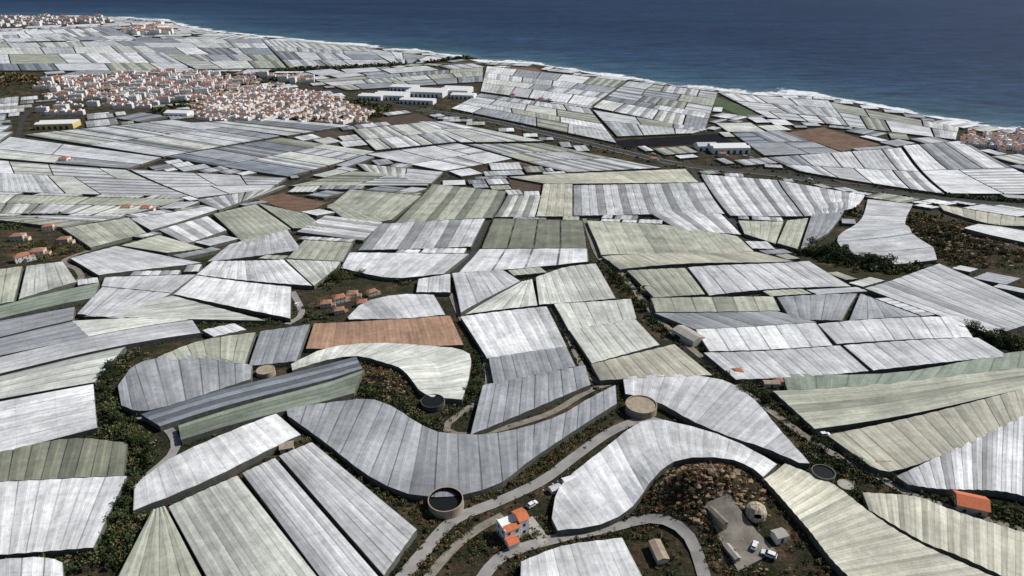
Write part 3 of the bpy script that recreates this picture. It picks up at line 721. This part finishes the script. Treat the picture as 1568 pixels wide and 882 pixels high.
def town(poly,ang,sx_,sy_,prob,kinds,sc=1.0,name='town_house'):
    P=[W(*p) for p in poly]; xs_=[p[0] for p in P]; ys_=[p[1] for p in P]; cx=(min(xs_)+max(xs_))/2; cy=(min(ys_)+max(ys_))/2; Rr=math.hypot(max(xs_)-min(xs_),max(ys_)-min(ys_))/2
    ca,sa=math.cos(ang),math.sin(ang); n=int(Rr/sx_)+1; m=int(Rr/sy_)+1; cnt=0
    for i in range(-n,n+1):
        for j in range(-m,m+1):
            lx=i*sx_+random.uniform(-2,2); ly=j*sy_+random.uniform(-2,2); x=cx+lx*ca-ly*sa; y=cy+lx*sa+ly*ca
            if random.random()>prob or not inpoly(x,y,P) or inside(x,y) or float(T(x,y))<2.5: continue
            if (((RP[:,0]-x)**2+(RP[:,1]-y)**2)<144).any(): continue
            ob=bpy.data.objects.new(name,TH[random.choice(kinds)]); ob.location=(x,y,float(T(x,y))); ob.rotation_euler[2]=ang+random.choice([0,0,0,math.pi/2,math.pi]); s=sc*random.uniform(.75,1.05); ob.scale=(s,s,s*random.uniform(.85,1.2)); link(ob); cnt+=1
    print('town',cnt)
for t in TOWNS: town(*t)
def single(px,py,k,ang=0,s=1.0,name='village_house'):
    x,y=W(px,py); ob=bpy.data.objects.new(name,TH[k]); ob.location=(x,y,float(T(x,y))); ob.rotation_euler[2]=ang; ob.scale=(s,s,s); link(ob)
for px,py,k,a,s in [(60,392,7,.3,.8),(35,400,8,.8,.8),(100,372,7,.1,.7),(75,352,8,.4,.7),(195,322,7,.2,.8),(225,323,8,.1,.8),(30,368,7,.2,.8),
                    (500,470,7,.2,.55),(520,462,8,.5,.6),(540,455,7,.1,.55),(555,468,8,.2,.5),(520,480,7,.3,.5),(570,452,7,.6,.5),(100,248,8,0,1),(1128,575,8,.1,.45),(1105,240,7,0,.9),(1000,247,7,0,.8),(1190,588,7,0,.4)]:
    single(px,py,k,a,s)
def warehouse(px,py,L,Wd,h,ang,bays,m=M_white,roof=M_metal):
    x,y=W(px,py); e=bpy.data.objects.new('warehouse',None); e.location=(x,y,float(T(x,y))); e.rotation_euler[2]=ang; link(e)
    a=MBd([m]); a.box(-L/2,-Wd/2,-1,L/2,Wd/2,h); link(bpy.data.objects.new('walls',a.mesh('walls')),e)
    r=MBd([roof]); w=Wd/bays
    for i in range(bays): r.gable(-L/2,-Wd/2+i*w,L/2,-Wd/2+(i+1)*w-.01,h+.02,w*.14,0,ov=0.0)
    link(bpy.data.objects.new('roof',r.mesh('roof')),e)
    d=MBd([M_glass]); 
    for i in range(int(L/9)):
        cx=-L/2+4.5+i*9; d.box(cx-2,-Wd/2-.05,0,cx+2,-Wd/2+.02,h*.6)
    link(bpy.data.objects.new('doors',d.mesh('doors')),e)
WM=mat('white_sheet',(0.74,0.74,0.74),0.6,0.06,0.2); YM=mat('yellow_sheet',(0.6,0.5,0.2),0.6,0.06,0.2)
for a in [(600,150,70,45,9,-.2,3),(655,146,80,50,11,-.2,3),(700,142,60,50,9,-.2,2),(570,152,50,30,9,-.2,2),(640,158,70,24,8,-.2,2),(710,150,50,26,8,-.2,2),(620,138,60,30,9,-.2,2)]: warehouse(*a,WM,WM)
warehouse(90,195,60,32,9,.15,2,YM,WM); warehouse(1115,232,55,30,9,.05,2,M_white,WM); warehouse(1080,228,30,24,7,.05,1,M_white,M_metal); warehouse(275,178,44,24,8,-.1,1,M_white,WM)
warehouse(1053,520,16,9,4,-1.0,1,M_cream,M_conc)
def near_house():
    x,y=W(785,818); e=bpy.data.objects.new('white_house',None); e.location=(x,y,float(T(x,y))); e.rotation_euler[2]=R(28); link(e)
    a=MBd([M_white]); a.box(-4.5,-3.2,-2,1.5,3.2,5.6); a.box(1.52,-2.2,-2,5.0,3.0,6.8); a.box(-4.7,-6.6,-2,-1,-3.22,3.0); a.box(-4.5,-3.2,5.62,-4.3,3.2,6.2)
    link(bpy.data.objects.new('walls',a.mesh('walls')),e)
    r=MBd([M_orange]); r.gable(1.52,-2.2,5.0,3.0,6.82,1.1,0); r.gable(-4.2,-3.2,1.3,-.4,5.62,.8,0,ov=.1); r.gable(-4.7,-6.6,-1,-3.3,3.02,.7,0,ov=.2)
    link(bpy.data.objects.new('roof',r.mesh('roof')),e)
    w=MBd([M_glass]); windows(w,-4.5,-3.2,1.5,3.2,0,2,0,3.0,2.8); windows(w,1.52,-2.2,5,3,0,2,0,2.8,2.9); link(bpy.data.objects.new('windows',w.mesh('windows')),e)
    d=MBd([M_wood]); d.box(-.8,-3.28,0,.3,-3.18,2.1); link(bpy.data.objects.new('door',d.mesh('door')),e)
    c=MBd([M_conc]); c.box(-6,-9,-1.5,9,-6.7,.15); c.box(5.1,-6.6,-1.5,10,4,.1); link(bpy.data.objects.new('terrace',c.mesh('terrace')),e)
near_house()
def shed():
    x,y=W(1483,779); e=bpy.data.objects.new('orange_roof_barn',None); e.location=(x,y,float(T(x,y))); e.rotation_euler[2]=R(-20); link(e)
    a=MBd([M_cream]); a.box(-4.6,-3.6,-2,4.6,3.6,3.6); link(bpy.data.objects.new('walls',a.mesh('walls')),e)
    r=MBd([M_orange]); r.gable(-4.6,-3.6,4.6,3.6,3.62,1.9,0,ov=.5); link(bpy.data.objects.new('roof',r.mesh('roof')),e)
    w=MBd([M_glass]); windows(w,-4.6,-3.6,4.6,3.6,0,1,0,3.5); link(bpy.data.objects.new('windows',w.mesh('windows')),e)
shed()
def tank(px,py,r,h,wall,fill,lvl=-0.6,name='water_tank'):
    x,y=W(px,py); e=bpy.data.objects.new(name,None); e.location=(x,y,float(T(x,y))); link(e)
    n=40; V=[];Fc=[]
    ring=[(r,-2),(r,h),(r-.35,h),(r-.35,h-2.6)]
    for k,(q,z) in enumerate(ring):
        for i in range(n): V.append((q*math.cos(i*2*math.pi/n),q*math.sin(i*2*math.pi/n),z))
    for k in range(3):
        for i in range(n): Fc.append((k*n+i,k*n+(i+1)%n,(k+1)*n+(i+1)%n,(k+1)*n+i))
    me=mkmesh('tank_wall',V,Fc,[wall,M_dark if fill is M_dark else wall],[0]*(2*n)+[1]*n)
    link(bpy.data.objects.new('wall',me),e)
    V=[((r-.36)*math.cos(i*2*math.pi/n),(r-.36)*math.sin(i*2*math.pi/n),h+lvl) for i in range(n)]
    link(bpy.data.objects.new('surface',mkmesh('tank_surface',V,[tuple(range(n))],[fill])),e)
    b=MBd([M_metal]); 
    for i in range(6): b.box(r+.02,-.25,.3+i*.6,r+.15,.25,.36+i*.6)
    link(bpy.data.objects.new('ladder',b.mesh('ladder')),e)
tank(683,778,6.2,4.2,M_tan,M_dark,-1.8)
tank(981,630,6.8,4.0,M_tan,M_tan,-.5)
tank(663,622,5.2,3.0,mat('tank_dark',(0.06,0.06,0.055),.8,.2,1),M_dark,-.3)
tank(1258,735,4.2,4.0,mat('tank_metal',(0.12,0.12,0.11),.6,.2,1),M_dark,-.4)
tank(408,574,4.2,3.0,M_tan,M_tan,-.1)
tank(1293,748,2.8,2,M_tan,M_conc,-.1)
tank(990,447,4,3,M_tan,M_dark,-.3)
def rocks(name,pts,n,w,s0,s1,m=M_rock):
    V=[];Fc=[]; bm0=bmesh.new(); bmesh.ops.create_icosphere(bm0,subdivisions=1,radius=1); bv=np.array([v.co[:] for v in bm0.verts]); bf=[[v.index for v in f.verts] for f in bm0.faces]; bm0.free()
    for _ in range(n):
        k=random.randrange(len(pts)-1); t=random.random(); a,b=pts[k],pts[k+1]
        x,y=W(a[0]+(b[0]-a[0])*t,a[1]+(b[1]-a[1])*t); x+=random.gauss(0,w);y+=random.gauss(0,w)
        if inside(x,y) and name!='rubble': continue
        s=random.uniform(s0,s1); q=bv*(1+rng.uniform(-.35,.35,(len(bv),1)))*np.array([s,s*random.uniform(.5,1),s*.6])+np.array([x,y,float(T(x,y))]); o=len(V); V+=list(q); Fc+=[tuple(i+o for i in f) for f in bf]
    link(bpy.data.objects.new(name,mkmesh(name,V,Fc,[m])))
rocks('rocks',[(1010,740),(1050,715),(1100,735),(1130,780)],420,6,.2,1.4)
rocks('rocks',[(580,570),(600,590),(620,600)],120,5,.2,1.0)
rocks('rocks',[(1400,340),(1460,360),(1540,390)],260,14,.6,2.2)
rocks('rubble',[(1080,790),(1110,830),(1150,870)],260,3.5,.12,.6)
rocks('rubble',[(740,835),(800,825),(830,800)],90,3,.1,.4,M_conc)
rocks('rubble',[(850,745),(900,725)],60,2,.1,.45,M_white)
def hut(px,py,L,Wd,h,ang,roof,wall,name='farm_shed'):
    x,y=W(px,py); e=bpy.data.objects.new(name,None); e.location=(x,y,float(T(x,y))); e.rotation_euler[2]=ang; link(e)
    a=MBd([wall]); a.box(-L/2,-Wd/2,-1,L/2,Wd/2,h); link(bpy.data.objects.new('walls',a.mesh('walls')),e)
    r=MBd([roof]); r.gable(-L/2,-Wd/2,L/2,Wd/2,h+.02,.6,0,ov=.25); link(bpy.data.objects.new('roof',r.mesh('roof')),e)
    d=MBd([M_wood]); d.box(-.5,-Wd/2-.06,0,.5,-Wd/2+.02,2); link(bpy.data.objects.new('door',d.mesh('door')),e)
hut(1008,850,8,3.6,2.4,R(100),M_tan,M_cream); hut(1192,826,4,3.5,2.8,.3,M_conc,M_white); hut(1098,795,8,2.0,1.8,R(115),M_track,M_tan); hut(1120,850,6,2.0,1.6,R(110),M_conc,M_tan)
hut(1350,716,5,3,2.5,0,M_tan,M_cream); hut(440,690,5,4,2.6,.3,M_tan,M_cream); hut(1180,592,7,3,2.5,0,M_tan,M_cream); hut(872,742,5,3,2.6,.4,WM,M_white); hut(850,752,4,2.5,1.8,.5,M_metal,M_white)
def ruin():
    x,y=W(1157,786); V=[];Fc=[]; n=18; prof=[(3.6,-1),(3.6,1.2),(3.2,2.4),(2.3,3.3),(1.0,3.8),(.3,3.9)]
    for k,(q,z) in enumerate(prof):
        for i in range(n): V.append((q*math.cos(i*2*math.pi/n)*random.uniform(.93,1.05),q*math.sin(i*2*math.pi/n)*random.uniform(.93,1.05),z+random.uniform(-.15,.15)))
    for k in range(len(prof)-1):
        for i in range(n):
            if k==1 and i in (12,13): continue
            Fc.append((k*n+i,k*n+(i+1)%n,(k+1)*n+(i+1)%n,(k+1)*n+i))
    Fc.append(tuple(range((len(prof)-1)*n,len(prof)*n)))
    ob=bpy.data.objects.new('stone_hut_ruin',mkmesh('stone_hut_ruin',V,Fc,[mat('pale_stone',(0.42,0.36,0.26),.95,.4,.9,.5)])); ob.location=(x,y,float(T(x,y))); link(ob)
ruin()
def car_mesh():
    bm=bmesh.new()
    def prism(prof,w,mi,inset=0):
        vs=[bm.verts.new((x,-w/2+ (inset if z>1 else 0),z)) for x,z in prof]; vt=[bm.verts.new((x,w/2-(inset if z>1 else 0),z)) for x,z in prof]
        n=len(prof); fs=[bm.faces.new(vs),bm.faces.new(vt[::-1])]
        for i in range(n): fs.append(bm.faces.new((vs[i],vt[i],vt[(i+1)%n],vs[(i+1)%n])))
        for f in fs: f.material_index=mi
    prism([(-2.1,.3),(2.1,.3),(2.15,.75),(1.2,.95),(-2.05,1.0)],1.75,0)
    prism([(-1.9,1.0),(1.1,.96),(.45,1.42),(-1.6,1.45)],1.6,1,.12)
    prism([(-1.6,1.455),(.45,1.425),(.4,1.5),(-1.5,1.52)],1.42,0)
    for x in (-1.35,1.35):
        for y in (-.85,.85):
            r=bmesh.ops.create_cone(bm,cap_ends=True,segments=14,radius1=.33,radius2=.33,depth=.22,matrix=Matrix.Translation((x,y,.33))@Matrix.Rotation(R(90),4,'X'))
            for v in r['verts']:
                for f in v.link_faces: f.material_index=2
    bmesh.ops.recalc_face_normals(bm,faces=bm.faces)
    me=bpy.data.meshes.new('car'); bm.to_mesh(me); bm.free()
    for m in (M_car,M_glass,M_rubber): me.materials.append(m)
    return me
CM=car_mesh()
for px,py,a,s in [(1177,852,2.6,1.15),(1262,668,.1,1.1),(815,775,.7,1),(1155,838,1,.95),(862,760,.9,1),(455,468,1.4,1.1),(1000,237,-.2,1.5),(1140,240,.1,1.5),(1150,243,.1,1.5),(800,195,-.2,1.5),(1240,276,-.2,1.5)]:
    x,y=W(px,py); ob=bpy.data.objects.new('parked_car',CM); ob.location=(x,y,float(T(x,y))+.3); ob.rotation_euler[2]=a; ob.scale=(s,s,s); link(ob)
# ------------------------------------------------------------------ light, camera
az=R(68); el=R(44)
S=Vector((math.sin(az)*math.cos(el),math.cos(az)*math.cos(el),math.sin(el)))
sl=bpy.data.lights.new('sun','SUN'); sl.energy=4.5; sl.angle=R(.5); sl.color=(1,.965,.91); so=bpy.data.objects.new('sun',sl); so.rotation_euler=S.to_track_quat('Z','Y').to_euler(); link(so)
w=bpy.data.worlds.new('World'); scene.world=w; w.use_nodes=True; nt=w.node_tree; bg=nt.nodes['Background']
sky=nt.nodes.new('ShaderNodeTexSky'); sky.sky_type='NISHITA'; sky.sun_disc=False; sky.sun_elevation=el; sky.sun_rotation=az; nt.links.new(sky.outputs[0],bg.inputs[0]); bg.inputs[1].default_value=0.065
cam=bpy.data.cameras.new('camera'); cam.lens=24; cam.sensor_width=36; cam.clip_end=60000; cam.clip_start=1
co=bpy.data.objects.new('camera',cam); co.location=(0,0,CAMZ); co.rotation_euler=(R(90)-PITCH,0,0); link(co); scene.camera=co
scene.view_settings.view_transform='Standard'; scene.view_settings.look='None'; scene.view_settings.exposure=0
